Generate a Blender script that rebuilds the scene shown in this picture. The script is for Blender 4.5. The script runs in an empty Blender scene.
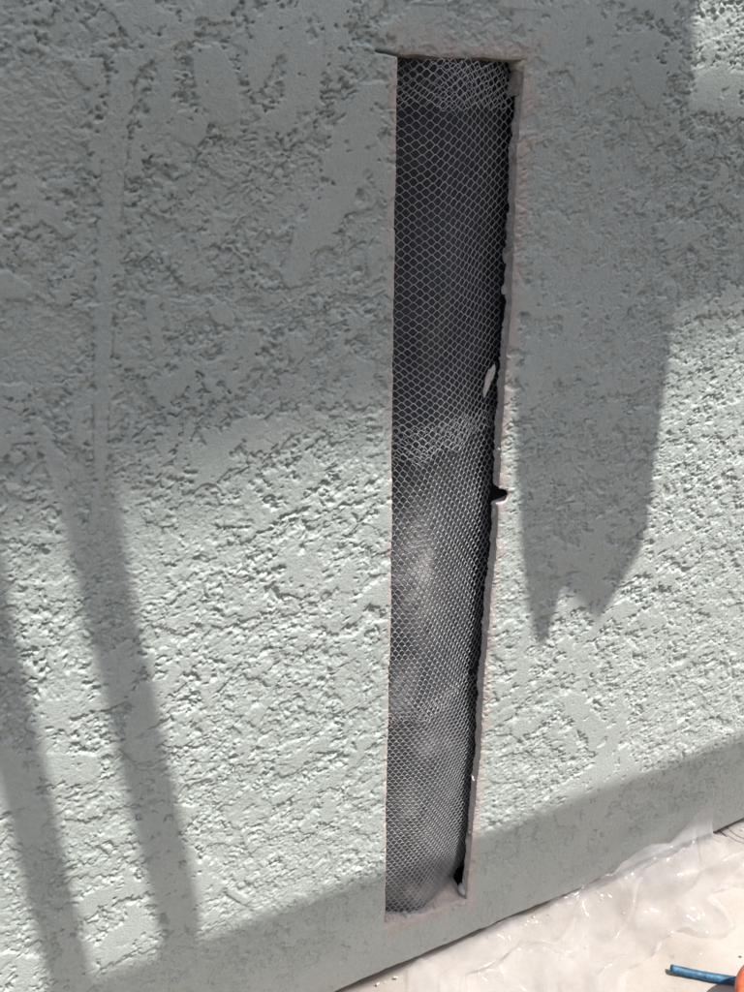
import bpy, bmesh, math, random
import numpy as np
from mathutils import Vector, Matrix

random.seed(7)
rng = np.random.default_rng(11)
scn = bpy.context.scene
COL = scn.collection

# ------------------------------------------------------------------ camera
FPX, PITCH, YAW = 884.0, math.radians(23.4), math.radians(25.3)
CAM = np.array([0.0, -1.07, 1.5])
FW = np.array([math.sin(YAW)*math.cos(PITCH), math.cos(YAW)*math.cos(PITCH), -math.sin(PITCH)])
RT = np.array([math.cos(YAW), -math.sin(YAW), 0.0])
UP = np.cross(RT, FW)
cd = bpy.data.cameras.new('camera')
cd.sensor_fit = 'VERTICAL'; cd.sensor_height = 24.0; cd.lens = FPX/992.0*24.0
cd.clip_start = 0.02; cd.clip_end = 500
cam = bpy.data.objects.new('camera', cd); COL.objects.link(cam)
cam.matrix_world = Matrix(((RT[0], UP[0], -FW[0], CAM[0]), (RT[1], UP[1], -FW[1], CAM[1]),
                           (RT[2], UP[2], -FW[2], CAM[2]), (0, 0, 0, 1)))
scn.camera = cam

# ------------------------------------------------------------------ light
SUN = np.array([0.25, -0.50, 1.25]); SUNN = SUN/np.linalg.norm(SUN)
w = bpy.data.worlds.new('World'); scn.world = w; w.use_nodes = True
nt = w.node_tree; nt.nodes.clear()
out = nt.nodes.new('ShaderNodeOutputWorld'); bg = nt.nodes.new('ShaderNodeBackground')
sky = nt.nodes.new('ShaderNodeTexSky'); sky.sky_type = 'NISHITA'; sky.sun_disc = False
sky.sun_elevation = math.asin(SUNN[2]); sky.sun_rotation = math.atan2(SUNN[0], SUNN[1])
sky.air_density = 1.0; sky.dust_density = 3.0; sky.ozone_density = 1.0
bg.inputs['Strength'].default_value = 0.15
nt.links.new(sky.outputs[0], bg.inputs['Color']); nt.links.new(bg.outputs[0], out.inputs['Surface'])
sl = bpy.data.lights.new('sun', 'SUN'); sl.energy = 4.0; sl.angle = math.radians(0.53); sl.color = (1.0, 0.975, 0.94)
so = bpy.data.objects.new('sun', sl); COL.objects.link(so)
so.rotation_euler = Vector(SUNN).to_track_quat('Z', 'Y').to_euler(); so.location = (2, -4, 10)
scn.view_settings.view_transform = 'Standard'; scn.view_settings.look = 'None'
scn.view_settings.exposure = 0.64; scn.view_settings.gamma = 1.0

# ------------------------------------------------------------------ helpers
def wall_pt(px, py, Y=0.0):
    d = FW*FPX + RT*(px-372.0) - UP*(py-496.0)
    return CAM + d*((Y-CAM[1])/d[1])
def ground_pt(px, py, Z=0.0):
    d = FW*FPX + RT*(px-372.0) - UP*(py-496.0)
    return CAM + d*((Z-CAM[2])/d[2])
def project(X, Y, Z):
    dx, dy, dz = X-CAM[0], Y-CAM[1], Z-CAM[2]
    f = dx*FW[0]+dy*FW[1]+dz*FW[2]
    return (372+FPX*(dx*RT[0]+dy*RT[1]+dz*RT[2])/f, 496-FPX*(dx*UP[0]+dy*UP[1]+dz*UP[2])/f)
def mesh_np(name, verts, quads, mat, parent=None, smooth=True, tris=None):
    verts = np.asarray(verts, np.float32); quads = np.asarray(quads, np.int32).reshape(-1, 4)
    nq = len(quads); nt3 = 0 if tris is None else len(tris)
    me = bpy.data.meshes.new(name)
    me.vertices.add(len(verts)); me.vertices.foreach_set('co', verts.ravel())
    loops = quads.ravel()
    starts = np.arange(nq)*4; totals = np.full(nq, 4)
    if nt3:
        tris = np.asarray(tris, np.int32)
        starts = np.concatenate([starts, nq*4+np.arange(nt3)*3]); totals = np.concatenate([totals, np.full(nt3, 3)])
        loops = np.concatenate([loops, tris.ravel()])
    me.loops.add(len(loops)); me.loops.foreach_set('vertex_index', loops.astype(np.int32))
    me.polygons.add(len(starts)); me.polygons.foreach_set('loop_start', starts.astype(np.int32))
    me.polygons.foreach_set('loop_total', totals.astype(np.int32))
    me.update(calc_edges=True); me.validate(verbose=False)
    if smooth:
        me.polygons.foreach_set('use_smooth', np.ones(len(me.polygons), bool))
    me.materials.append(mat)
    o = bpy.data.objects.new(name, me); COL.objects.link(o); o.parent = parent
    return o
def mesh_bm(name, bm, mat, parent=None, smooth=False):
    me = bpy.data.meshes.new(name); bm.to_mesh(me); bm.free()
    if smooth:
        for p in me.polygons: p.use_smooth = True
    me.materials.append(mat)
    o = bpy.data.objects.new(name, me); COL.objects.link(o); o.parent = parent
    return o
def tag(o, label=None, cat=None, group=None, kind=None):
    for k, v in (('label', label), ('category', cat), ('group', group), ('kind', kind)):
        if v: o[k] = v
    return o
def empty(name, loc=(0, 0, 0)):
    o = bpy.data.objects.new(name, None); COL.objects.link(o); o.location = loc
    o.empty_display_size = 0.05
    return o
def grid_faces(nr, nc, keep=None):
    i, j = np.meshgrid(np.arange(nr-1), np.arange(nc-1), indexing='ij')
    a = i*nc+j
    q = np.stack([a, a+1, a+nc+1, a+nc], -1)
    return q[keep] if keep is not None else q.reshape(-1, 4)
def box(bm, c, s, m=None):
    r = bmesh.ops.create_cube(bm, size=1.0)
    bmesh.ops.scale(bm, vec=s, verts=r['verts'])
    if m is not None: bmesh.ops.transform(bm, matrix=m, verts=r['verts'])
    bmesh.ops.translate(bm, vec=c, verts=r['verts'])
    return r['verts']
def noise2(n0, n1, step, scale, seed, ang=0.0, ratio=1.0, width=0.45):
    """periodic band-limited random field; scale = feature size in metres"""
    r = np.random.default_rng(seed)
    fz = np.fft.fftfreq(n0, step)[:, None]; fu = np.fft.rfftfreq(n1, step)[None, :]
    ca, sa = math.cos(ang), math.sin(ang)
    a = (fu*ca+fz*sa)*ratio; b = (-fu*sa+fz*ca)/ratio
    f = np.sqrt(a*a+b*b)*2*scale
    filt = np.exp(-0.5*(np.log(np.maximum(f, 1e-6))/width)**2)/np.maximum(f, 0.05)
    F = np.fft.rfft2(r.standard_normal((n0, n1)))*filt
    x = np.fft.irfft2(F, s=(n0, n1)); return x/x.std()
def noise1(x, scale, seed):
    r = np.random.default_rng(seed); v = np.zeros_like(x, dtype=float)
    for k, am in ((1, 1.0), (2.3, 0.5), (5.1, 0.25)):
        xs = x*k/scale; i = np.floor(xs).astype(int); t = xs-i; t = t*t*(3-2*t)
        tab = r.uniform(-1, 1, 4096)
        v += am*(tab[i % 4096]*(1-t)+tab[(i+1) % 4096]*t)
    return v
def smooth(x, a, b):
    t = np.clip((x-a)/(b-a), 0, 1); return t*t*(3-2*t)
def polydist(PX, PY, pts):
    """signed amount inside a stroke: 1 on the centre line, 0 on its border"""
    best = np.full(PX.shape, -9.0)
    for (x0, y0, w0), (x1, y1, w1) in zip(pts[:-1], pts[1:]):
        dx, dy = x1-x0, y1-y0; L = dx*dx+dy*dy
        t = np.clip(((PX-x0)*dx+(PY-y0)*dy)/L, 0, 1)
        d = np.hypot(PX-x0-t*dx, PY-y0-t*dy)
        best = np.maximum(best, 1-d/(w0+(w1-w0)*t))
    return best

# ------------------------------------------------------------------ materials
def new_mat(name):
    m = bpy.data.materials.new(name); m.use_nodes = True
    n = m.node_tree; n.nodes.clear()
    o = n.nodes.new('ShaderNodeOutputMaterial'); p = n.nodes.new('ShaderNodeBsdfPrincipled')
    n.links.new(p.outputs[0], o.inputs['Surface'])
    return m, n, p, o
def nz(n, scale, detail=3, rough=0.55, vec=None, dist=0.0):
    t = n.nodes.new('ShaderNodeTexNoise'); t.inputs['Scale'].default_value = scale
    t.inputs['Detail'].default_value = detail; t.inputs['Roughness'].default_value = rough
    t.inputs['Distortion'].default_value = dist
    if vec is not None: n.links.new(vec, t.inputs['Vector'])
    return t
def coords(n):
    return n.nodes.new('ShaderNodeTexCoord').outputs['Object']
def ramp(n, src, stops):
    r = n.nodes.new('ShaderNodeValToRGB'); e = r.color_ramp.elements
    while len(e) < len(stops): e.new(0.5)
    for k, (p, c) in enumerate(stops):
        e[k].position = p; e[k].color = (*c, 1) if len(c) == 3 else c
    n.links.new(src, r.inputs[0]); return r
def mix(n, fac, a, b):
    m = n.nodes.new('ShaderNodeMix'); m.data_type = 'RGBA'
    for i, v in ((0, fac), (6, a), (7, b)):
        if hasattr(v, 'links'): n.links.new(v, m.inputs[i])
        else: m.inputs[i].default_value = v if i == 0 else (*v, 1)
    return m.outputs[2]
def bump(n, p, h, strength, dist):
    b = n.nodes.new('ShaderNodeBump'); b.inputs['Strength'].default_value = strength
    b.inputs['Distance'].default_value = dist
    n.links.new(h, b.inputs['Height']); n.links.new(b.outputs[0], p.inputs['Normal']); return b

def mat_stucco():
    m, n, p, o = new_mat('painted_stucco'); c = coords(n)
    base = ramp(n, nz(n, 3.1, 4, 0.6, c).outputs[0], [(0.3, (0.470, 0.519, 0.479)), (0.7, (0.542, 0.587, 0.543))])
    fine = ramp(n, nz(n, 160, 3, 0.6, c).outputs[0], [(0.3, (0.86, 0.86, 0.86)), (0.7, (1.0, 1.0, 1.0))])
    mul = n.nodes.new('ShaderNodeMix'); mul.data_type = 'RGBA'; mul.blend_type = 'MULTIPLY'; mul.inputs[0].default_value = 1
    n.links.new(base.outputs[0], mul.inputs[6]); n.links.new(fine.outputs[0], mul.inputs[7])
    at = n.nodes.new('ShaderNodeAttribute'); at.attribute_name = 'dust_and_sheen'
    dcol = ramp(n, nz(n, 45, 5, 0.65, c).outputs[0], [(0.3, (0.45, 0.39, 0.35)), (0.55, (0.57, 0.505, 0.465)), (0.75, (0.65, 0.55, 0.515))])
    col = mix(n, at.outputs['Fac'], mul.outputs[2], dcol.outputs[0])
    n.links.new(col, p.inputs['Base Color']); p.inputs['Roughness'].default_value = 0.62
    p.inputs['Specular IOR Level'].default_value = 0.35
    a1 = nz(n, 260, 3, 0.6, c); a2 = nz(n, 760, 3, 0.7, c)
    am = n.nodes.new('ShaderNodeMath'); am.operation = 'MULTIPLY_ADD'; am.inputs[1].default_value = 0.55
    n.links.new(a2.outputs[0], am.inputs[0]); n.links.new(a1.outputs[0], am.inputs[2])
    bump(n, p, am.outputs[0], 0.8, 0.0016)
    return m
def mat_cement(name, c0, c1, scale=60, bumpd=0.002):
    m, n, p, o = new_mat(name); c = coords(n)
    r = ramp(n, nz(n, scale, 6, 0.65, c).outputs[0], [(0.3, c0), (0.7, c1)])
    n.links.new(r.outputs[0], p.inputs['Base Color']); p.inputs['Roughness'].default_value = 0.9
    bump(n, p, nz(n, 300, 5, 0.7, c).outputs[0], 0.7, bumpd); return m
def mat_lath():
    m, n, p, o = new_mat('galvanised_wire'); c = coords(n)
    r = ramp(n, nz(n, 55, 4, 0.6, c).outputs[0], [(0.3, (0.34, 0.345, 0.35)), (0.7, (0.58, 0.585, 0.59))])
    n.links.new(r.outputs[0], p.inputs['Base Color']); p.inputs['Metallic'].default_value = 0.45
    p.inputs['Roughness'].default_value = 0.48
    return m
def mat_paper():
    m, n, p, o = new_mat('black_building_paper'); c = coords(n)
    r = ramp(n, nz(n, 9, 5, 0.6, c).outputs[0], [(0.3, (0.024, 0.029, 0.037)), (0.7, (0.062, 0.070, 0.084))])
    mp = n.nodes.new('ShaderNodeMapping'); mp.inputs['Scale'].default_value = (1, 1, 0.25); n.links.new(c, mp.inputs[0])
    d = ramp(n, nz(n, 28, 5, 0.7, mp.outputs[0]).outputs[0], [(0.45, (0, 0, 0)), (0.75, (1, 1, 1))])
    col = mix(n, d.outputs[0], r.outputs[0], (0.09, 0.09, 0.095))
    at = n.nodes.new('ShaderNodeAttribute'); at.attribute_name = 'dust_and_sheen'
    col = mix(n, at.outputs['Fac'], col, (0.40, 0.39, 0.385))  # pale tone stands in for sun glancing off the paper
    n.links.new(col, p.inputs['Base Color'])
    p.inputs['Roughness'].default_value = 0.33; p.inputs['Specular IOR Level'].default_value = 0.6
    bump(n, p, nz(n, 120, 4, 0.6, c).outputs[0], 0.25, 0.002); return m
def mat_ground():
    m, n, p, o = new_mat('dusty_concrete'); c = coords(n)
    r = ramp(n, nz(n, 4.5, 6, 0.62, c).outputs[0], [(0.3, (0.25, 0.220, 0.190)), (0.5, (0.34, 0.305, 0.27)), (0.7, (0.41, 0.375, 0.34))])
    s = ramp(n, nz(n, 34, 4, 0.7, c).outputs[0], [(0.66, (0, 0, 0)), (0.78, (1, 1, 1))])
    col = mix(n, s.outputs[0], r.outputs[0], (0.27, 0.20, 0.13))
    sx = n.nodes.new('ShaderNodeSeparateXYZ'); n.links.new(c, sx.inputs[0])
    ad = n.nodes.new('ShaderNodeMath'); ad.operation = 'MULTIPLY_ADD'; ad.inputs[1].default_value = 0.12; n.links.new(nz(n, 6, 4, 0.6, c).outputs[0], ad.inputs[0])
    n.links.new(sx.outputs[1], ad.inputs[2])
    mr = n.nodes.new('ShaderNodeMapRange'); mr.inputs[1].default_value = -0.66; mr.inputs[2].default_value = -0.62; n.links.new(ad.outputs[0], mr.inputs[0])
    col = mix(n, mr.outputs[0], (0.075, 0.06, 0.045), col)  # soil out of view, added dark to cut bounce onto the wall
    n.links.new(col, p.inputs['Base Color']); p.inputs['Roughness'].default_value = 0.95
    bump(n, p, nz(n, 90, 6, 0.7, c).outputs[0], 0.5, 0.004); return m
def mat_film():
    m, n, p, o = new_mat('clear_plastic_film'); c = coords(n)
    p.inputs['Base Color'].default_value = (0.66, 0.655, 0.66, 1); p.inputs['Roughness'].default_value = 0.10
    p.inputs['Specular IOR Level'].default_value = 0.6
    tl = n.nodes.new('ShaderNodeBsdfTranslucent'); tl.inputs['Color'].default_value = (0.74, 0.735, 0.74, 1)
    m1 = n.nodes.new('ShaderNodeMixShader'); m1.inputs[0].default_value = 0.45
    n.links.new(p.outputs[0], m1.inputs[1]); n.links.new(tl.outputs[0], m1.inputs[2])
    tr = n.nodes.new('ShaderNodeBsdfTransparent')
    r = ramp(n, nz(n, 14, 4, 0.6, c).outputs[0], [(0.3, (0.10,)*3), (0.7, (0.38,)*3)])
    m2 = n.nodes.new('ShaderNodeMixShader')
    at = n.nodes.new('ShaderNodeAttribute'); at.attribute_name = 'layers'
    ad = n.nodes.new('ShaderNodeMath'); ad.use_clamp = True; n.links.new(r.outputs[0], ad.inputs[0]); n.links.new(at.outputs['Fac'], ad.inputs[1])
    n.links.new(ad.outputs[0], m2.inputs[0]); n.links.new(tr.outputs[0], m2.inputs[1]); n.links.new(m1.outputs[0], m2.inputs[2])
    n.links.new(m2.outputs[0], o.inputs['Surface'])
    bump(n, p, nz(n, 90, 2, 0.5, c, 0.6).outputs[0], 0.25, 0.003); return m
def mat_simple(name, c0, c1, scale, rough, metal=0.0, bs=0.3, bd=0.001, dusty=0.0):
    m, n, p, o = new_mat(name); c = coords(n)
    r = ramp(n, nz(n, scale, 5, 0.65, c).outputs[0], [(0.35, c0), (0.68, c1)])
    sc = ramp(n, nz(n, scale*2.6, 6, 0.75, c).outputs[0], [(0.56, (0, 0, 0)), (0.72, (dusty,)*3)])
    n.links.new(mix(n, sc.outputs[0], r.outputs[0], (0.45, 0.42, 0.39)), p.inputs['Base Color']); p.inputs['Roughness'].default_value = rough
    p.inputs['Metallic'].default_value = metal
    bump(n, p, nz(n, scale*5, 4, 0.6, c).outputs[0], bs, bd); return m

M_ST = mat_stucco()
M_CUT = mat_cement('cut_stucco_edge', (0.42, 0.39, 0.35), (0.64, 0.59, 0.54))
M_BROWN = mat_cement('brown_coat_mortar', (0.20, 0.18, 0.155), (0.36, 0.33, 0.29))
M_LATH = mat_lath(); M_PAPER = mat_paper(); M_GROUND = mat_ground(); M_FILM = mat_film()
M_SHEATH = mat_simple('dark_sheathing', (0.012, 0.012, 0.012), (0.03, 0.028, 0.026), 20, 0.85)
M_CHIP = mat_cement('white_plaster', (0.50, 0.47, 0.43), (0.66, 0.63, 0.58))
M_WOOD = mat_simple('weathered_plank', (0.22, 0.16, 0.10), (0.36, 0.27, 0.18), 12, 0.8)
M_STEEL = mat_simple('frame_steel', (0.28, 0.28, 0.28), (0.4, 0.4, 0.4), 20, 0.5, 0.6)
M_TARP = mat_simple('grey_tarp', (0.20, 0.20, 0.20), (0.28, 0.28, 0.27), 15, 0.7)
M_ROOF = mat_simple('blocker_shingle', (0.12, 0.10, 0.09), (0.2, 0.18, 0.16), 18, 0.9)
M_BLUE = mat_simple('blue_hose_rubber', (0.006, 0.035, 0.07), (0.035, 0.16, 0.28), 70, 0.55, dusty=0.75)
M_ORANGE = mat_simple('orange_plastic', (0.52, 0.06, 0.015), (0.70, 0.21, 0.11), 45, 0.55, dusty=0.7)
M_TAN = mat_cement('grey_render', (0.30, 0.29, 0.28), (0.38, 0.37, 0.35), 3)
M_WIRE = mat_simple('dark_wire', (0.02, 0.013, 0.01), (0.06, 0.035, 0.025), 60, 0.6)

GZ = -0.036          # ground level
WB = -0.012          # bottom edge of the stucco

# ------------------------------------------------------------------ ground
N = 60
gx = np.concatenate([np.linspace(-40, -1.2, 8), np.linspace(-1, 3, 220), np.linspace(3.2, 40, 8)])
gy = np.concatenate([np.linspace(-40, -1.8, 8), np.linspace(-1.6, 0.3, 110), np.linspace(0.4, 6, 4)])
X, Y = np.meshgrid(gx, gy)
gn = noise2(256, 512, 0.01, 0.10, 3); gn2 = noise2(256, 512, 0.01, 0.035, 4)
ii = np.round(Y/0.01).astype(int) % 256; jj = np.round(X/0.01).astype(int) % 512
amp = ((np.abs(X-1) < 2) & (np.abs(Y+0.65) < 0.95))
Z = GZ + amp*(0.0028*gn[ii, jj]+0.0012*gn2[ii, jj])
ground = mesh_np('ground', np.stack([X, Y, Z], -1).reshape(-1, 3), grid_faces(len(gy), len(gx)), M_GROUND)
tag(ground, 'pale dusty concrete strip at the foot of the wall with dark soil added beyond view', 'ground', kind='structure')

# ------------------------------------------------------------------ stucco wall with the slot
wallE = empty('stucco_wall', (0, 0, 0))
tag(wallE, 'pale grey green textured stucco wall with a tall narrow slot cut out', 'wall')

EDGE_R = [(526, 59), (518, 150), (512, 300), (504, 400), (497, 550), (491, 600), (484, 688), (481, 750), (467, 900)]
EDGE_L = [(397, 55), (394, 300), (392, 500), (390, 650), (386.5, 800), (385, 926)]
pr = np.array([wall_pt(*q) for q in EDGE_R]); pl = np.array([wall_pt(*q) for q in EDGE_L])
zT_L, zT_R = pl[0][2], pr[0][2]; zB_L, zB_R = pl[-1][2], pr[-1][2]
UL0, UR0, ZT0, ZB0 = 0.540, 0.730, 1.565, 0.100
NOTCH = wall_pt(498, 497)
def edge_r(z):
    u = np.interp(z, pr[::-1, 2], pr[::-1, 0]) + 0.0007*noise1(z, 0.05, 5) + 0.0008*noise1(z, 0.008, 15)
    d = (z-NOTCH[2])/0.013
    return u + 0.016*np.sqrt(np.clip(1-d*d, 0, 1))
def edge_l(z):
    return np.interp(z, pl[::-1, 2], pl[::-1, 0]) + 0.0006*noise1(z, 0.04, 6) - 0.0035*np.clip(noise1(z, 0.018, 16)-0.95, 0, 1)
def edge_t(u):
    return zT_L+(zT_R-zT_L)*(u-UL0)/(UR0-UL0) + 0.0012*noise1(u, 0.03, 7)
def edge_b(u):
    return zB_L+(zB_R-zB_L)*(u-UL0)/(UR0-UL0) + 0.0035*noise1(u, 0.025, 8)

def axis(lo, hi, dlo, dhi, snaps, s0, s1):
    core = [dlo]                                   # finer where the wall is closer to the lens
    while core[-1] < dhi: core.append(core[-1]+s0+(s1-s0)*(core[-1]-dlo)/(dhi-dlo))
    core = np.array(core)
    for s in snaps: core[np.argmin(abs(core-s))] = s
    right = [core[-1]]; st = s1
    while right[-1] < hi: st = min(st*(1.025 if st < 0.009 else 1.09), 0.06); right.append(right[-1]+st)
    left = [core[0]]; st = s0
    while left[-1] > lo: st = min(st*(1.025 if st < 0.008 else 1.09), 0.06); left.append(left[-1]-st)
    if lo == dlo: left = [core[0]]
    return np.concatenate([left[:0:-1], core, right[1:]])
us = axis(-3.0, 4.5, -0.13, 1.48, (UL0, UR0), 0.00136, 0.0022)
zs = axis(WB, 3.2, WB, 1.66, (ZB0, ZT0), 0.00188, 0.00144)
U, ZZ = np.meshgrid(us, zs)
# bend the columns and rows so that the opening follows the saw cuts
zc = np.clip(ZZ, ZB0-0.004, ZT0); vert = np.exp(-np.clip(np.maximum(ZB0-ZZ, ZZ-ZT0), 0, None)/0.03)
dR = (edge_r(zc)-UR0)*np.exp(-np.abs(U-UR0)/0.05)*vert*(U > 0.5*(UL0+UR0))
dL = (edge_l(zc)-UL0)*np.exp(-np.abs(U-UL0)/0.05)*vert*(U < 0.5*(UL0+UR0))
uc = np.clip(U, UL0, UR0); hor = np.exp(-np.clip(np.maximum(UL0-U, U-UR0), 0, None)/0.03)
dT = (edge_t(uc)-ZT0)*np.exp(-np.abs(ZZ-ZT0)/0.04)*hor
dB = (edge_b(uc)-ZB0)*np.exp(-np.abs(ZZ-ZB0)/0.04)*hor
UU = U+dR+dL
ZW = ZZ+dT+np.clip(dB, -0.05, 0.05)
bot = np.exp(-(ZZ-WB)/0.015); ZW = ZW + bot*0.003*noise1(U, 0.06, 21)

# height field -------------------------------------------------------
S0, N0, N1 = 0.001, 1800, 2400           # periodic tile 1.8 x 2.4 m
tu = np.arange(N1)*S0-0.3; tz = np.arange(N0)*S0-0.05
TU, TZ = np.meshgrid(tu, tz)
PX, PY = project(TU, 0*TU, TZ)
def nn(scale, seed, ang=0.0, ratio=1.0, width=0.45): return noise2(N0, N1, S0, scale, seed, ang, ratio, width)
dgn = math.radians(32)
wA = smooth(PX+0.25*PY, 170, 420)                    # trowel strokes: upright at the left, slanted further right
big = (1-wA)*nn(0.056, 31, math.radians(80), 1.2) + wA*nn(0.054, 32, dgn, 1.12)
mid = (1-wA)*nn(0.023, 33, math.radians(75), 1.1) + wA*nn(0.022, 34, dgn, 1.08)
sml = nn(0.0095, 35, 0, 1.0); tiny = nn(0.0045, 36, 0, 1, 0.5)
rag = nn(0.007, 37, 0, 1, 0.7)
fine = nn(0.0030, 38, 0, 1, 0.5)
dens = nn(0.20, 39)
slow = nn(0.12, 40)
bias = np.zeros_like(PX)
for pts, wgt in (
    ([(372, 98, 16), (345, 150, 22), (334, 190, 20), (312, 232, 17), (290, 280, 7)], 2.3),
    ([(258, -10, 16), (262, 50, 17), (258, 82, 10)], 1.8),
    ([(306, 38, 14), (300, 95, 18)], 1.8),
    ([(205, 55, 20), (225, 110, 16)], 1.4),
    ([(165, 110, 14), (190, 128, 16)], 1.4),
    ([(28, 165, 9), (25, 190, 9)], 1.8), ([(5, 285, 14), (22, 290, 8)], 2.0),
    ([(152, 305, 10), (158, 345, 7)], 1.8), ([(220, 312, 11), (228, 320, 7)], 1.8),
    ([(145, 700, 14), (140, 745, 16)], 2.0), ([(150, 830, 12), (175, 900, 16)], 1.6),
    ([(0, 770, 20), (40, 770, 16), (85, 768, 14)], 1.6), ([(30, 815, 20), (20, 840, 12)], 1.6),
    ([(330, 800, 8), (328, 815, 8)], 1.8), ([(360, 400, 10), (365, 370, 10)], 1.5),
    ([(570, 700, 8), (598, 735, 14), (620, 770, 16), (570, 810, 18)], 1.8),
    ([(560, 540, 20), (600, 560, 16)], 1.2), ([(640, 30, 40), (660, 90, 20)], 1.0),
    ([(720, 92, 26), (750, 100, 20)], 2.2), ([(540, 20, 40), (600, 60, 30)], 1.0),
    ([(210, 880, 4), (245, 900, 4)], 2.5)):
    bias += wgt*np.clip(polydist(PX, PY, pts)*2.2+0.35, 0, 1)
seamd = polydist(PX, PY, [(185, 30, 12), (150, 48, 13), (122, 68, 15), (118, 130, 12), (110, 200, 12), (104, 300, 11), (101, 400, 8), (100, 480, 7), (92, 530, 5)])
strd = polydist(PX, PY, [(36, 425, 7), (55, 465, 10), (70, 515, 8), (80, 560, 4)])
seam = smooth(np.maximum(seamd, strd)+0.20*rag+0.12*mid, -0.02, 0.16)
crack = np.exp(-((seamd-0.0+0.05*rag)/0.10)**2)*smooth(PY, 40, 80)
smooth_dome = np.exp(-(((PX-38)/52)**2+((PY-120)/62)**2)**2)
smooth_dome = np.maximum(smooth_dome, 0.8*np.exp(-(((PX-40)/45)**2+((PY-345)/40)**2)**2))
lowz = 1-smooth(TZ+0.02*slow, 0.06, 0.20)            # flatter strip trowelled along the foot
nearslot = np.exp(-np.clip(np.maximum(np.maximum(UL0-TU, TU-UR0), 0), 0, 1)/0.018)*(TZ < 1.62)*(TZ > 0.06)
rightsoft = smooth(PX, 515, 535)*(1-smooth(PX, 590, 690))*(1-smooth(PY, 330, 520))
bias += 0.55*lowz - 2.6*smooth_dome
mid2 = nn(0.036, 42, dgn, 1.06); sml2 = nn(0.015, 43, 0.9, 1.1); ragv = nn(0.0055, 44, 0, 1, 0.6)
fb = 0.90*big + 0.42*mid + 0.26*sml + 0.20*ragv + 0.08*fine + 1.15*bias
c1_ = 0.05-0.40*dens
T1 = smooth(fb, c1_, c1_+0.06)
f2 = mid2 + 0.32*sml + 0.24*ragv + 0.10*fine - 1.2*smooth_dome
c2_ = -0.05-0.30*dens
T2 = smooth(f2, c2_, c2_+0.07)
f3 = sml2 + 0.35*mid + 0.30*ragv + 0.15*fine - smooth_dome
T3 = smooth(f3, 0.20, 0.30)
tot = 0.74*T1+0.62*T2+0.28*T3
P = np.maximum(T1, 0.9*T2)
flat = smooth(np.maximum(T1*(0.35+0.65*np.clip(bias, 0, 1)+0.25*dens), 0), 0.3, 0.9)
h = np.minimum(tot, 1.34+0.04*big)
h = h*(1-flat)+flat*(1.30+0.05*big)
sand = smooth(nn(0.09, 45)+0.5*mid, -0.4, 0.9)
grit = (0.07*sml+0.11*tiny+0.13*fine)*(0.45+0.9*sand)
h += grit*(1-0.70*smooth(tot, 0.5, 1.25))*(1-0.8*flat)
# undercut crevices along part of the borders
gr = np.exp(-((fb-c1_+0.055)/0.055)**2)*smooth(mid2+0.6*ragv, -0.7, 0.2)
gr = np.maximum(gr, np.exp(-((f2-c2_+0.065)/0.060)**2)*smooth(big-0.6*ragv, -0.6, 0.4)*(1-0.8*T1))
gr = np.maximum(gr, 0.7*np.exp(-((f3-0.16)/0.075)**2)*smooth(sml+ragv, -0.2, 0.6)*(1-T1)*(1-T2))
gr = np.clip(gr, 0, 1)*(1-0.9*smooth_dome)*(1-0.75*flat)
h -= (0.95+0.25*sand)*gr
pit = smooth(-(mid+0.55*sml2+0.55*rag), 1.9, 2.1)
h -= 0.8*pit*(1-smooth_dome)
h = h*(1-seam) + seam*(1.40+0.06*sml+0.05*tiny+0.05*fine)
h -= 1.2*crack*smooth(mid2+0.4*rag, -0.6, 0.5)
dome_h = 0.65+0.12*sml+0.12*tiny+0.11*fine
h = h*(1-smooth_dome)+smooth_dome*dome_h
amp = (1.0+0.10*dens)*(1-0.45*lowz)*(1-0.35*nearslot)*(1-0.45*rightsoft)
h = (h*amp + 0.15*slow + 0.2*nn(0.35, 41))*0.0024
def sample(F, u, z):
    fu = (u+0.3)/S0; fz = (z+0.05)/S0
    i0 = np.floor(fz).astype(int); j0 = np.floor(fu).astype(int); a = fz-i0; b = fu-j0
    i1 = (i0+1) % N0; j1 = (j0+1) % N1; i0 %= N0; j0 %= N1
    return (F[i0, j0]*(1-a)*(1-b)+F[i1, j0]*a*(1-b)+F[i0, j1]*(1-a)*b+F[i1, j1]*a*b)
HH = sample(h, UU, ZW)
# rounded arris at the foot and along the cuts, and the saw's over-cut at the top left corner
inslot = (U > UL0-1e-6) & (U < UR0+1e-6) & (ZZ > ZB0-1e-6) & (ZZ < ZT0+1e-6)
ddx = np.maximum(np.maximum(UL0-U, U-UR0), 0); ddz = np.maximum(np.maximum(ZB0-ZZ, ZZ-ZT0), 0)
dslot = np.hypot(ddx, ddz)
HH -= 0.0022*np.exp(-dslot/0.0022)
HH -= 0.006*np.exp(-(ZZ-WB)/0.004)
c0 = wall_pt(374, 50.5); c1 = wall_pt(398, 55)
tt = np.clip((UU-c0[0])/(c1[0]-c0[0]), 0, 1); lz = c0[2]+(c1[2]-c0[2])*tt
HH -= 0.010*np.exp(-((ZW-lz)/0.0017)**2)*smooth(UU, c0[0]-0.002, c0[0]+0.006)*(UU < c1[0]+0.001)
for (a, b, dep) in (((406, 51), (404, -5), 0.0010), ((530, 57), (533, -5), 0.0011)):
    A = wall_pt(*a); B = wall_pt(*b); t = np.clip((ZW-A[2])/(B[2]-A[2]), 0, 1)
    lu = A[0]+(B[0]-A[0])*t
    HH -= dep*np.exp(-((UU-lu)/0.0016)**2)*(ZW > A[2])*(1-0.8*smooth(t, 0.2, 0.9))
verts = np.stack([UU, -HH, ZW], -1)
nr, nc = U.shape
cu = 0.5*(us[:-1]+us[1:]); cz = 0.5*(zs[:-1]+zs[1:])
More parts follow.
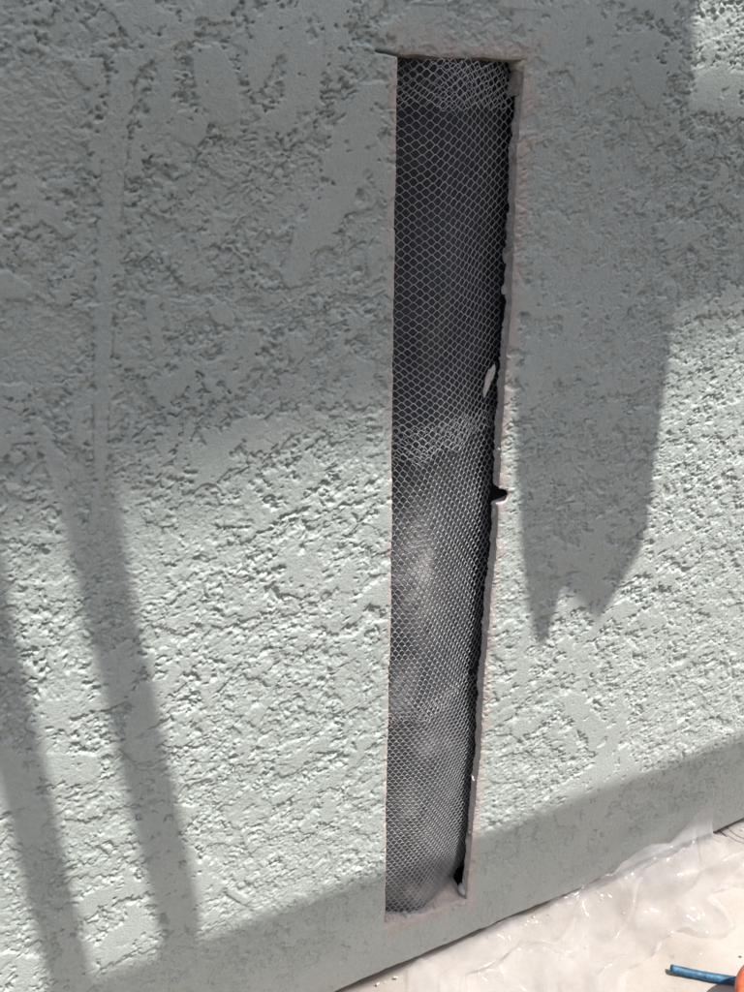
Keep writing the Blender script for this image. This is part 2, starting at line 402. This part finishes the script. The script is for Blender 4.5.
CU, CZ = np.meshgrid(cu, cz)
keep = ~((CU > UL0) & (CU < UR0) & (CZ > ZB0) & (CZ < ZT0))
face = mesh_np('stucco_face', verts.reshape(-1, 3), grid_faces(nr, nc, keep), M_ST, wallE, smooth=False)
# bare, dusty mortar showing along the cuts
dn = sample(0.6*mid+0.5*rag, UU, ZW)
wL = 0.010+0.006*smooth(ZW, 1.0, 1.6); wR = 0.015+0.010*smooth(ZW, 1.0, 1.6); wT = 0.030; wB = 0.036
e = np.maximum.reduce([np.where(U <= UL0, (UL0-U)/wL, 0), np.where(U >= UR0, (U-UR0)/wR, 0),
                       np.where(ZZ >= ZT0, (ZZ-ZT0)/wT, 0), np.where(ZZ <= ZB0, (ZB0-ZZ)/wB, 0)])
dust_and_sheen = np.clip(1.25-e+0.35*dn, 0, 1)**1.4*0.85
dust_and_sheen = np.maximum(dust_and_sheen, 0.34*np.exp(-(ZZ-WB)/0.09)*np.clip(0.75+0.5*dn, 0, 1))
a = face.data.attributes.new('dust_and_sheen', 'FLOAT', 'POINT'); a.data.foreach_set('value', dust_and_sheen.astype(np.float32).ravel())

# reveals of the cut: five strips deep, the inner coat ragged -----------
def reveal(name, P, inward, depth, ragged, seed, mat, under=None):
    """P: n x 3 edge points on the face; inward: unit vector into the opening"""
    n = len(P); K = 9; V = np.zeros((n, K, 3)); r = np.random.default_rng(seed)
    s = np.cumsum(np.r_[0, np.linalg.norm(np.diff(P, axis=0), axis=1)])
    for k in range(K):
        d = k/(K-1)
        off = ragged*(d**1.5)*(0.5+0.55*noise1(s, 0.035, seed+1)+0.35*noise1(s+3*d, 0.010, seed+2)*min(1, d*2)) + 0.0007*r.standard_normal(n)*(0 < k)
        step = ragged*0.35 if d > 0.55 else 0
        if under is not None: off = off-under*min(1, d*4)
        V[:, k] = P + np.outer(off+step if k else 0*s, inward)
        V[:, k, 1] += depth*d*(1+0.10*noise1(s, 0.05, seed+4))
    return mesh_np(name, V.reshape(-1, 3), grid_faces(n, K), mat, wallE, smooth=False)
iL, iR = np.argmin(abs(us-UL0)), np.argmin(abs(us-UR0)); jB, jT = np.argmin(abs(zs-ZB0)), np.argmin(abs(zs-ZT0))
DEP = 0.016
reveal('side_reveal', verts[jB:jT+1, iR], np.array([-1., 0, 0]), DEP, 0.0022, 50, M_CUT, 0.016*np.exp(-((zs[jB:jT+1]-NOTCH[2])/0.012)**4))
reveal('side_reveal', verts[jB:jT+1, iL], np.array([1., 0, 0]), DEP, 0.0012, 60, M_CUT)
reveal('top_reveal', verts[jT, iL:iR+1], np.array([0, 0, -1.]), DEP, 0.004, 70, M_BROWN)
reveal('bottom_reveal', verts[jB, iL:iR+1], np.array([0, 0, 1.]), 0.062, 0.006, 80, M_CUT)
# underside of the stucco and the dark wall behind the opening
foot = verts[0]; K = np.array([0, 0.012, 0.03])
V = np.stack([foot, foot+[0, 0.02, 0.002], foot+[0, 0.05, 0.004]], 1)
mesh_np('bottom_edge', V.reshape(-1, 3), grid_faces(len(foot), 3), M_BROWN, wallE)
bm = bmesh.new(); box(bm, (0.75, 0.115, 1.57), (7.4, 0.08, 3.3)); mesh_bm('sheathing', bm, M_SHEATH, wallE)

def lump(name, c, r, seed, mat, parent, sub=3, rough=0.25, rot=(0, 0, 0)):
    bm = bmesh.new(); bmesh.ops.create_icosphere(bm, subdivisions=sub, radius=1.0)
    rr = random.Random(seed); ph = [(Vector((rr.uniform(-1, 1), rr.uniform(-1, 1), rr.uniform(-1, 1)))*3.2, rr.uniform(0, 6)) for _ in range(7)]
    for v in bm.verts:
        k = 1+rough*sum(math.sin(v.co.dot(a)+b) for a, b in ph)/3+rr.uniform(-.09, .09)
        v.co = v.co*k
        v.co = Vector((v.co.x*r[0], v.co.y*r[1], v.co.z*r[2]))
    bmesh.ops.rotate(bm, cent=(0, 0, 0), matrix=Matrix.Rotation(rot[1], 3, 'Y'), verts=bm.verts)
    bmesh.ops.translate(bm, vec=c, verts=bm.verts)
    return mesh_bm(name, bm, mat, parent, smooth=False)
q = wall_pt(518, 80, 0.014); lump('mortar_lump', q, (0.013, 0.010, 0.026), 1, M_BROWN, wallE, rot=(0, 0.25, 0))
q = wall_pt(519, 66, 0.012); lump('mortar_lump', q, (0.012, 0.010, 0.008), 2, M_CUT, wallE)
for k, (px, py, r) in enumerate(((506, 255, (.003, .007, .009)), (504, 290, (.003, .006, .007)), (482, 690, (.003, .006, .016)),
                                 (462, 889, (.007, .012, .012)), (476, 770, (.003, .008, .010)))):
    q = wall_pt(px, py, 0.018); lump('mortar_lump', q, r, 10+k, M_CUT if k != 3 else M_CHIP, wallE)
for k in range(22):
    zc_ = random.uniform(0.13, 1.52); s = random.uniform(0.0015, 0.0045)
    if abs(zc_-NOTCH[2]) < 0.03: zc_ += 0.08
    lump('mortar_crumb', (float(edge_r(np.array([zc_]))[0])-random.uniform(-0.001, 0.0025), random.uniform(0.008, 0.017), zc_), (s, s*1.5, s*random.uniform(0.8, 2.2)), 200+k, random.choice([M_CUT, M_CUT, M_BROWN]), wallE, sub=2, rough=0.5)
for k in range(26):
    px = 388+k*2.9+random.uniform(-2, 2); yb = 926-0.30*(px-386)
    q = wall_pt(px, yb-random.uniform(0, 5), random.uniform(0.004, 0.02)); s = random.uniform(.004, .009)
    lump('mortar_crumb', q, (s, s*1.2, s*.6), 30+k, M_CUT, wallE, sub=2, rough=0.4)

# ------------------------------------------------------------------ paper and lath in the opening
def surf(u, z):
    """depth of the black paper behind the wall face"""
    c = 0.612+0.006*np.sin(z*5.0)
    b = np.exp(-((u-c)/np.where(u < c, 0.080, 0.088))**2)
    y = 0.048-0.036*b
    y = y + 0.0035*np.sin(z*11+u*9)+0.0018*np.sin(z*27-u*40+1.0)
    y = y + 0.012*(1-smooth(z, 0.10, 0.20))*smooth(u, 0.60, 0.70)
    y = y + 0.0035*np.exp(-((z-0.97)/0.05)**2)
    return y
pu = np.linspace(0.47, 0.785, 90); pz = np.linspace(0.085, 1.60, 420)
PU, PZ = np.meshgrid(pu, pz)
wr = noise2(512, 128, 0.0036, 0.05, 91, math.radians(70), 1.6); wr2 = noise2(512, 128, 0.0036, 0.018, 92, math.radians(60), 1.4)
PYs = surf(PU, PZ)+0.0014*wr[:420, :90]+0.0005*wr2[:420, :90]
cut_u = np.minimum(1, np.clip((0.735-PU)/0.02, -1, 1))
keep = np.ones((419, 89), bool)
CUp = 0.5*(PU[1:, 1:]+PU[:-1, :-1]); CZp = 0.5*(PZ[1:, 1:]+PZ[:-1, :-1])
keep &= CZp > 0.100+0.25*np.clip(CUp-0.665, 0, 1)
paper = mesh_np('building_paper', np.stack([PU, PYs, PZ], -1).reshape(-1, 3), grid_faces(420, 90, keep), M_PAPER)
sm = paper.modifiers.new('thickness', 'SOLIDIFY'); sm.thickness = 0.0008; sm.offset = -1
PPX, PPY = project(PU, PYs, PZ)
pd = np.zeros_like(PU)  # sunlit sheen painted into the paper colour as pale blobs
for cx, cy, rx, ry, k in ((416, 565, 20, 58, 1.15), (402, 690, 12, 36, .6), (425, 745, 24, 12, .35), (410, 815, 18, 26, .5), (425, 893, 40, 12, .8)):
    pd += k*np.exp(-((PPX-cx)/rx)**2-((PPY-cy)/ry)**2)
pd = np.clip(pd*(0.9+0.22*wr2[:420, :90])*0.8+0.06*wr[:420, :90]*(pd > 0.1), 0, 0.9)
a = paper.data.attributes.new('dust_and_sheen', 'FLOAT', 'POINT'); a.data.foreach_set('value', pd.astype(np.float32).ravel())
tag(paper, 'black creased building paper bulging behind the wire lath in the slot', 'building paper')

def lath(name, a, b, gap, long_h, zr, ur, lift, rot, seed, wire=0.00042, warp=0.004, zfun=None, ragged=0.006):
    """expanded metal: diamonds a wide and b tall joined by short bonds along the long axis"""
    r = np.random.default_rng(seed); ca, sa = math.cos(rot), math.sin(rot)
    uc, zc = 0.615, 0.5*(zr[0]+zr[1]); E = []
    ni = int(0.45/a)+4; nj = int((zr[1]-zr[0])/b)+8
    hz, hu = b/2, a/2
    ph = r.uniform(0, 6, 8)
    def place(x, y):
        x2 = x+warp*np.sin(y*13+ph[0])+0.5*warp*np.sin(y*31+x*20+ph[1])
        y2 = y+1.3*warp*np.sin(x*24+ph[2]+y*4)+0.4*warp*np.sin(x*60+ph[3]+y*15)
        return np.array([uc+x2*ca-y2*sa, zc+x2*sa+y2*ca])
    pts0, pts1, thick = [], [], []
    for j in range(-nj, nj+1):
        for i in range(-ni, ni+1):
            if (i+j) % 2: continue
            x, y = i*hu, j*hz
            if abs(y) > (zr[1]-zr[0])/2+0.06: continue
            g = gap/2
            n0, n1 = ((x-g, y), (x+g, y)) if long_h else ((x, y-g), (x, y+g))
            seg = [(n0, n1, 1.35)]
            if long_h:
                seg += [((x+g, y), (x+hu-g, y+hz), 1), ((x+g, y), (x+hu-g, y-hz), 1)]
            else:
                seg += [((x, y+g), (x+hu, y+hz-g), 1), ((x, y+g), (x-hu, y+hz-g), 1)]
            for p, q, t in seg:
                m = (0.5*(p[0]+q[0]), 0.5*(p[1]+q[1]))
                for s, e_ in ((p, q),):
                    pts0.append(place(*s)); pts1.append(place(*e_)); thick.append(t)
    A = np.array(pts0); B = np.array(pts1); T = np.array(thick); M = 0.5*(A+B)
    lo = zr[0]+(0 if zfun is None else zfun(M[:, 0])); 
    lo = lo+ragged*noise1(M[:, 0], 0.02, seed+5); hi = zr[1]+ragged*0.7*noise1(M[:, 0]+5, 0.02, seed+6)
    rt = ur[1]+0.004*noise1(M[:, 1], 0.03, seed+7)
    rt = rt-np.clip(0.165-M[:, 1], 0, 1)**1.5*1.7
    k = (M[:, 1] > lo) & (M[:, 1] < hi) & (M[:, 0] > ur[0]) & (M[:, 0] < rt)
    A, B, T = A[k], B[k], T[k]
    def lift3(P):
        y = surf(P[:, 0], P[:, 1])-lift
        y += 0.0012*np.sin(P[:, 0]*75+P[:, 1]*33+ph[4])
        # cut ends spring outwards
        y -= 0.006*np.exp(-np.clip(P[:, 1]-zr[0], 0, 1)/0.012)*(0.5+0.5*np.sin(P[:, 0]*90+ph[5]))
        return np.stack([P[:, 0], y, P[:, 1]], -1)
    A3, B3 = lift3(A), lift3(B)
    d = B3-A3; L = np.linalg.norm(d, axis=1, keepdims=True); d /= L
    A3 = A3-d*wire*0.5; B3 = B3+d*wire*0.5
    nrm = np.tile([0., -1., 0.], (len(d), 1)); sd = np.cross(d, nrm); sd /= np.linalg.norm(sd, axis=1, keepdims=True)
    nn_ = np.cross(sd, d)
    tw = 0.55+0.2*r.standard_normal((len(d), 1))               # strands are twisted a little
    s2 = sd*np.cos(tw)+nn_*np.sin(tw); n2 = -sd*np.sin(tw)+nn_*np.cos(tw)
    hw = (wire*T)[:, None]; ht = wire*0.62
    ring = lambda P: np.stack([P+s2*hw+n2*ht, P-s2*hw+n2*ht, P-s2*hw-n2*ht, P+s2*hw-n2*ht], 1)
    V = np.concatenate([ring(A3), ring(B3)], 1)
    base = np.arange(len(V))[:, None, None]*8
    q = np.array([[0, 1, 5, 4], [1, 2, 6, 5], [2, 3, 7, 6], [3, 0, 4, 7], [3, 2, 1, 0], [4, 5, 6, 7]])
    return mesh_np(name, V.reshape(-1, 3), (base+q[None]).reshape(-1, 4), M_LATH, smooth=False)
zpx = lambda y, x=440: wall_pt(x, y, 0.02)[2]
l1 = lath('metal_lath', 0.0166, 0.0117, 0.0028, True, (zpx(438), zpx(62)), (0.48, 0.732), 0.0125, math.radians(2), 101, wire=0.00038,
          zfun=lambda u: -0.020+0.16*np.clip(u-0.60, -0.1, 0.2))
tag(l1, 'upper sheet of wide diamond wire lath with a ragged cut lower edge', 'metal lath', 'wire lath sheets in the slot')
l2 = lath('metal_lath', 0.0102, 0.0178, 0.0032, False, (zpx(706), zpx(418)), (0.48, 0.732), 0.0095, math.radians(5), 102, wire=0.00043, ragged=0.0015,
          zfun=lambda u: 1.4*np.clip(u-0.64, 0, 0.2)**1.3)
tag(l2, 'middle sheet of tall narrow diamond wire lath in the sunlit part of the slot', 'metal lath', 'wire lath sheets in the slot')
l3 = lath('metal_lath', 0.0104, 0.0150, 0.0030, False, (0.098, zpx(688)), (0.48, 0.728), 0.0065, math.radians(-4), 103, wire=0.00043,
          zfun=lambda u: 0.18*np.clip(u-0.665, 0, 0.2))
tag(l3, 'lowest sheet of fine wire lath curling back at the foot of the slot', 'metal lath', 'wire lath sheets in the slot')
l4 = lath('metal_lath', 0.0150, 0.0105, 0.0026, True, (zpx(108), zpx(60)), (0.48, 0.718), 0.0175, math.radians(-7), 104)
tag(l4, 'short strip of wire lath doubled over the top end of the slot', 'metal lath', 'wire lath sheets in the slot')

# plaster chip caught in the lath
q = wall_pt(490, 379, 0.018)
chip = lump('plaster_chip', (0, 0, 0), (0.0062, 0.003, 0.017), 79, M_CHIP, None, sub=2, rough=0.75, rot=(0, 0.42, 0)); chip.location = q
tag(chip, 'small whitish plaster chip caught in the wire lath beside the right cut edge', 'plaster chip')

# ------------------------------------------------------------------ plastic sheet on the ground
fu = np.arange(0.34, 1.90, 0.0038); fd = np.arange(0.002, 0.60, 0.0038)
FU, FD = np.meshgrid(fu, fd)
n0, n1 = 512, 512
def tile(x): return x[:FU.shape[0], :FU.shape[1]]
r1 = tile(noise2(n0, n1, 0.0038, 0.11, 201, math.radians(35), 1.5)); r2 = tile(noise2(n0, n1, 0.0038, 0.05, 202, math.radians(-20), 1.5))
r3 = tile(noise2(n0, n1, 0.0038, 0.024, 203, math.radians(20), 1.3))
Hf = 0.002+np.zeros_like(FU); rf = np.random.default_rng(77)
for k in range(16):                                     # straight creases in all directions that start and die out
    lam = 0.16*0.80**k+0.012; an = rf.uniform(0, math.pi); am = 0.11*lam
    ph_ = (FU*math.cos(an)+FD*math.sin(an))/lam+rf.uniform(0, 1)+0.10*r1+0.05*r2
    msk = smooth(tile(noise2(n0, n1, 0.0038, 0.09, 300+k)), -0.1, 0.9)
    Hf += am*np.abs(2*(ph_-np.floor(ph_))-1)*msk*0.6
def ridge(pts, wid):
    best = np.zeros_like(FU)
    for (u0, d0, h0), (u1, d1, h1) in zip(pts[:-1], pts[1:]):
        L = (u1-u0)**2+(d1-d0)**2
        t = np.clip(((FU-u0)*(u1-u0)+(FD-d0)*(d1-d0))/L, 0, 1)
        d = np.hypot(FU-u0-t*(u1-u0), FD-d0-t*(d1-d0))
        best = np.maximum(best, (h0+(h1-h0)*t)*np.exp(-d/wid))
    return best
Hf += ridge([(0.74, 0.022, 0.012), (0.92, 0.028, 0.024), (1.02, 0.036, 0.055), (1.08, 0.042, 0.098), (1.13, 0.040, 0.100), (1.19, 0.036, 0.085), (1.26, 0.034, 0.118), (1.31, 0.034, 0.120), (1.335, 0.034, 0.075), (1.35, 0.04, 0.0)], 0.026)*(1+0.09*r2)
Hf += ridge([(0.97, 0.11, 0.012), (1.06, 0.078, 0.040), (1.13, 0.070, 0.050), (1.20, 0.060, 0.062), (1.27, 0.04, 0.04)], 0.015)*(1+0.08*r2)
Hf += ridge([(1.14, 0.09, 0.025), (1.24, 0.085, 0.034), (1.32, 0.09, 0.030), (1.50, 0.11, 0.036), (1.9, 0.10, 0.03)], 0.016)
Hf += ridge([(0.66, 0.12, 0.010), (0.80, 0.090, 0.026), (0.95, 0.055, 0.030)], 0.013)
shiftd = 0.012*r1+0.006*r2
FX = FU+0.006*r2; FY = -np.clip(FD+shiftd*smooth(FD, 0.01, 0.08), 0.006, 2)
dmax = 0.40-0.24*smooth(FU, 0.78, 1.02)+0.03*smooth(FU, 1.2, 1.5)
ed = np.minimum(FU-0.44-0.9*np.clip(0.12-FD, 0, 1)-0.02*r1, dmax+0.02*r1+0.012*r2-FD)
c_ = 0.25*(ed[1:, 1:]+ed[:-1, 1:]+ed[1:, :-1]+ed[:-1, :-1])
film = mesh_np('plastic_sheet', np.stack([FX, FY, GZ+0.006+Hf], -1).reshape(-1, 3), grid_faces(*FU.shape, c_ > 0), M_FILM, smooth=False)
lay = 0.17*smooth(Hf, 0.025, 0.09)
a = film.data.attributes.new('layers', 'FLOAT', 'POINT'); a.data.foreach_set('value', lay.astype(np.float32).ravel())
tag(film, 'crumpled clear plastic sheet bunched up along the foot of the wall', 'plastic sheet')

# ------------------------------------------------------------------ small things on the ground
def tube(name, pts, radii, mat, parent=None, seg=16, sub=6):
    P = np.array(pts, float); n = len(P); t = np.linspace(0, n-1, (n-1)*sub+1)
    Q = np.zeros((len(t), 3)); R = np.interp(t, np.arange(n), radii)
    for k, x in enumerate(t):                                  # Catmull-Rom
        i = min(int(x), n-2); s = x-i
        p0, p1, p2, p3 = P[max(i-1, 0)], P[i], P[i+1], P[min(i+2, n-1)]
        Q[k] = 0.5*((2*p1)+(-p0+p2)*s+(2*p0-5*p1+4*p2-p3)*s*s+(-p0+3*p1-3*p2+p3)*s**3)
    T = np.gradient(Q, axis=0); T /= np.linalg.norm(T, axis=1, keepdims=True)
    upv = np.array([0.03, 0.07, 1.0]); S = np.cross(T, upv); S /= np.linalg.norm(S, axis=1, keepdims=True); W = np.cross(S, T)
    a = np.linspace(0, 2*math.pi, seg, endpoint=False)
    V = Q[:, None]+R[:, None, None]*(S[:, None]*np.cos(a)[None, :, None]+W[:, None]*np.sin(a)[None, :, None])
    V = np.concatenate([V.reshape(-1, 3), Q[:1]-T[:1]*R[0]*0.35, Q[-1:]+T[-1:]*R[-1]*0.35])
    m = len(Q); q = [[k*seg+j, k*seg+(j+1) % seg, (k+1)*seg+(j+1) % seg, (k+1)*seg+j] for k in range(m-1) for j in range(seg)]
    tr = [[m*seg, (j+1) % seg, j] for j in range(seg)]+[[m*seg+1, (m-1)*seg+j, (m-1)*seg+(j+1) % seg] for j in range(seg)]
    return mesh_np(name, V, q, mat, parent, True, tr)
zb = GZ+0.010
b0 = ground_pt(671, 968, zb+0.004); b1 = ground_pt(700, 975, zb); b2 = ground_pt(735, 981, zb); b3 = ground_pt(790, 988, zb)
b4 = ground_pt(860, 1000, zb)
hose = tube('blue_hose', [b0, b1, b2, b3, b4], [0.0066, 0.0080, 0.0086, 0.009, 0.009], M_BLUE)
tag(hose, 'short end of dusty blue hose lying on the plastic in the bottom right corner', 'hose')

tc = ground_pt(790, 1036, GZ+0.03)
tub = empty('orange_tub', (tc[0], tc[1], GZ+0.012))
def lathe(name, prof, mat, parent, seg=64):
    a = np.linspace(0, 2*math.pi, seg, endpoint=False); P = np.array(prof)
    V = np.stack([P[:, None, 0]*np.cos(a), P[:, None, 0]*np.sin(a), np.repeat(P[:, 1:2], seg, 1)], -1).reshape(-1, 3)
    q = [[k*seg+j, k*seg+(j+1) % seg, (k+1)*seg+(j+1) % seg, (k+1)*seg+j] for k in range(len(P)-1) for j in range(seg)]
    return mesh_np(name, V, q, mat, parent)
lathe('tub_body', [(0.001, 0), (0.075, 0), (0.082, 0.004), (0.094, 0.09), (0.097, 0.10), (0.091, 0.10), (0.079, 0.01), (0.001, 0.008)], M_ORANGE, tub)
lathe('tub_lid', [(0.001, 0.118), (0.04, 0.118), (0.076, 0.116), (0.092, 0.112), (0.101, 0.104), (0.104, 0.094), (0.101, 0.091), (0.0985, 0.094), (0.0985, 0.1025), (0.001, 0.1035)], M_ORANGE, tub)
tag(tub, 'rounded orange plastic tub cut off by the bottom right corner beside the blue hose', 'tub')

wA_ = [wall_pt(724, 824, 0.012), wall_pt(732, 832, -0.012), wall_pt(740, 837, -0.03), wall_pt(752, 841, -0.05)]
tag(tube('loose_wire', wA_, [0.0016]*4, M_WIRE, seg=8), 'dark loose wire reaching out from under the wall at the right edge of the photo', 'wire')
wB_ = [wall_pt(716, 829, 0.01), wall_pt(722, 833, -0.01), wall_pt(727, 837, -0.02)]
tag(tube('loose_wire', wB_, [0.0015]*3, M_WIRE, seg=8), 'short dark wire stub under the wall beside the peak of the plastic', 'wire')

bm = bmesh.new()
for k in range(60):
    u = random.uniform(0.45, 1.7); d = random.random()**4*0.6+0.004; s = random.uniform(0.0008, 0.0034)
    r = bmesh.ops.create_icosphere(bm, subdivisions=1, radius=s)
    for v in r['verts']: v.co *= random.uniform(0.7, 1.25); v.co.z *= 0.7
    bmesh.ops.translate(bm, vec=(u, -d, GZ+0.005), verts=r['verts'])
crumbs = mesh_bm('plaster_crumbs', bm, M_CUT)
tag(crumbs, 'scattered plaster crumbs along the foot of the wall', 'crumbs', kind='stuff')

# ------------------------------------------------------------------ unseen casters added behind and above the camera to shade the wall
def cast(px, py, n):
    """point n metres in front of the wall whose shadow falls on the wall at photo pixel px, py"""
    return wall_pt(px, py)+SUN*(n/0.5)
def cast_uz(u, z, n): return np.array([u, 0, z])+SUN*(n/0.5)
def caster_cloth(name, pts, thick, mat, label, cat, rip=0.012):
    bm = bmesh.new(); vs = [bm.verts.new(p) for p in pts]; es = [bm.edges.new((vs[k], vs[(k+1) % len(vs)])) for k in range(len(vs))]
    bmesh.ops.triangle_fill(bm, use_beauty=True, use_dissolve=False, edges=es)
    bmesh.ops.subdivide_edges(bm, edges=bm.edges[:], cuts=5, use_grid_fill=True)
    for v in bm.verts: v.co.y += rip*math.sin(v.co.x*17+v.co.z*2)
    o = mesh_bm(name, bm, mat, None, True)
    s = o.modifiers.new('thickness', 'SOLIDIFY'); s.thickness = thick
    return tag(o, label, cat)
NT = 0.55
poly = [(500, -40), (503, 150), (506, 300), (511, 380), (514, 420), (517, 480), (522, 560), (532, 632), (540, 642), (547, 636), (556, 602), (563, 584), (578, 602), (596, 624),
        (604, 612), (634, 566), (643, 535), (655, 440), (668, 330), (680, 200), (690, 75), (690, -40)]
caster_cloth('shadow_cloth', [cast(x, y, NT) for x, y in poly], 0.002, M_TARP, 'unseen ragged grey sheet added above the camera to cast its outline as shadow', 'caster_cloth', 0.006)  # added sheet, its outline cut to the wanted shadow
nh = empty('sky_blocker_wall', (1.0, -4.2, GZ)); tag(nh, 'unseen grey rendered block added behind the camera to cut off low sky light', 'sky_blocker')  # block added out of view to keep low sky light off the wall
bm = bmesh.new(); box(bm, (0, 0, 1.6), (24, 1.2, 3.2)); mesh_bm('wall', bm, M_TAN, nh)
bm = bmesh.new(); box(bm, (0, 0, 3.27), (24.6, 1.5, 0.12)); mesh_bm('blocker_cap', bm, M_ROOF, nh)

NS = 0.75
sc_ = empty('shadow_frame', (0.8, -NS, GZ)); off = Vector((0.8, -NS, GZ))  # added frame out of view; its boards and bars shape the shadows
tag(sc_, 'unseen steel and timber boards and bars added over the camera to cast shadows', 'shadow_frame')
def sbox(name, c, s, mat, m=None):
    bm = bmesh.new(); box(bm, Vector(c)-off, s, m); return mesh_bm(name, bm, mat, sc_)
topz = 4.2
for u in (-2.35, 4.2):
    sbox('upright', (u, -NS, (topz+GZ)/2), (0.05, 0.05, topz-GZ), M_STEEL)
zt = wall_pt(470, 852)[2]; zl = 0.012
sbox('low_shadow_board', (0.925, -NS, 0.5*(zt+zl)+NS*2.5), (6.5, 0.03, zt-zl), M_WOOD)
ub = cast(690, 30, NS)[0]; zg = 1.52+NS*2.5
sbox('high_shadow_board', (0.5*(ub-2.3), -NS, zg+0.14), (ub+2.3, 0.03, 0.28), M_WOOD)
sbox('top_rail', (0.925, -NS, topz-0.03), (6.5, 0.045, 0.045), M_STEEL)
for p, q, wd in (((60, 380), (186, 960), 0.062), ((-28, 560), (78, 1020), 0.062)):
    a = cast(*p, NS+0.03); b = cast(*q, NS+0.03); d = Vector(b-a)
    a = a-np.array(d)*0.6
    d = Vector(b-a); m = d.to_track_quat('Z', 'Y').to_matrix().to_4x4()
    sbox('shadow_bar', Vector(0.5*(a+b)), (wd, 0.03, d.length), M_WOOD, m)
# unseen board on posts, added so that its shadow makes the wide soft band
NE = 3.0
ze0 = wall_pt(200, 438)[2]+NE*2.5; ze1 = wall_pt(720, 125)[2]+NE*2.5
bz = 0.5*(ze0+ze1)
be = empty('shadow_beam', (1.5, -NE, GZ)); tag(be, 'unseen deep timber board on tall posts added behind the camera to cast a soft band', 'shadow_caster')
tl = math.atan2(wall_pt(715, 300)[2]-wall_pt(200, 438)[2], wall_pt(715, 300)[0]-wall_pt(200, 438)[0])
uc_ = wall_pt(715, 300)[0]+NE*0.5
bm = bmesh.new()
def bz0(u): return wall_pt(715, 300)[2]+NE*2.5+(u-uc_)*math.tan(tl)
prof = [(-6.3, bz0(-6.3)), (9.3, bz0(9.3)), (9.3, max(bz0(9.3)+0.05, ze1)), (uc_+1.2, ze1), (-6.3, ze1)]
vs = [[bm.verts.new((u-1.5, y, z-GZ)) for u, z in prof] for y in (-0.03, 0.03)]
bm.faces.new(vs[0]); bm.faces.new(vs[1][::-1])
for k in range(5): bm.faces.new((vs[0][k], vs[1][k], vs[1][(k+1) % 5], vs[0][(k+1) % 5]))
bmesh.ops.recalc_face_normals(bm, faces=bm.faces[:]); mesh_bm('beam', bm, M_WOOD, be)
for u in (-7.8, 7.8):
    bm = bmesh.new(); box(bm, (u, -0.1, 0.5*(ze1-GZ)), (0.14, 0.14, ze1-GZ)); mesh_bm('post', bm, M_WOOD, be)
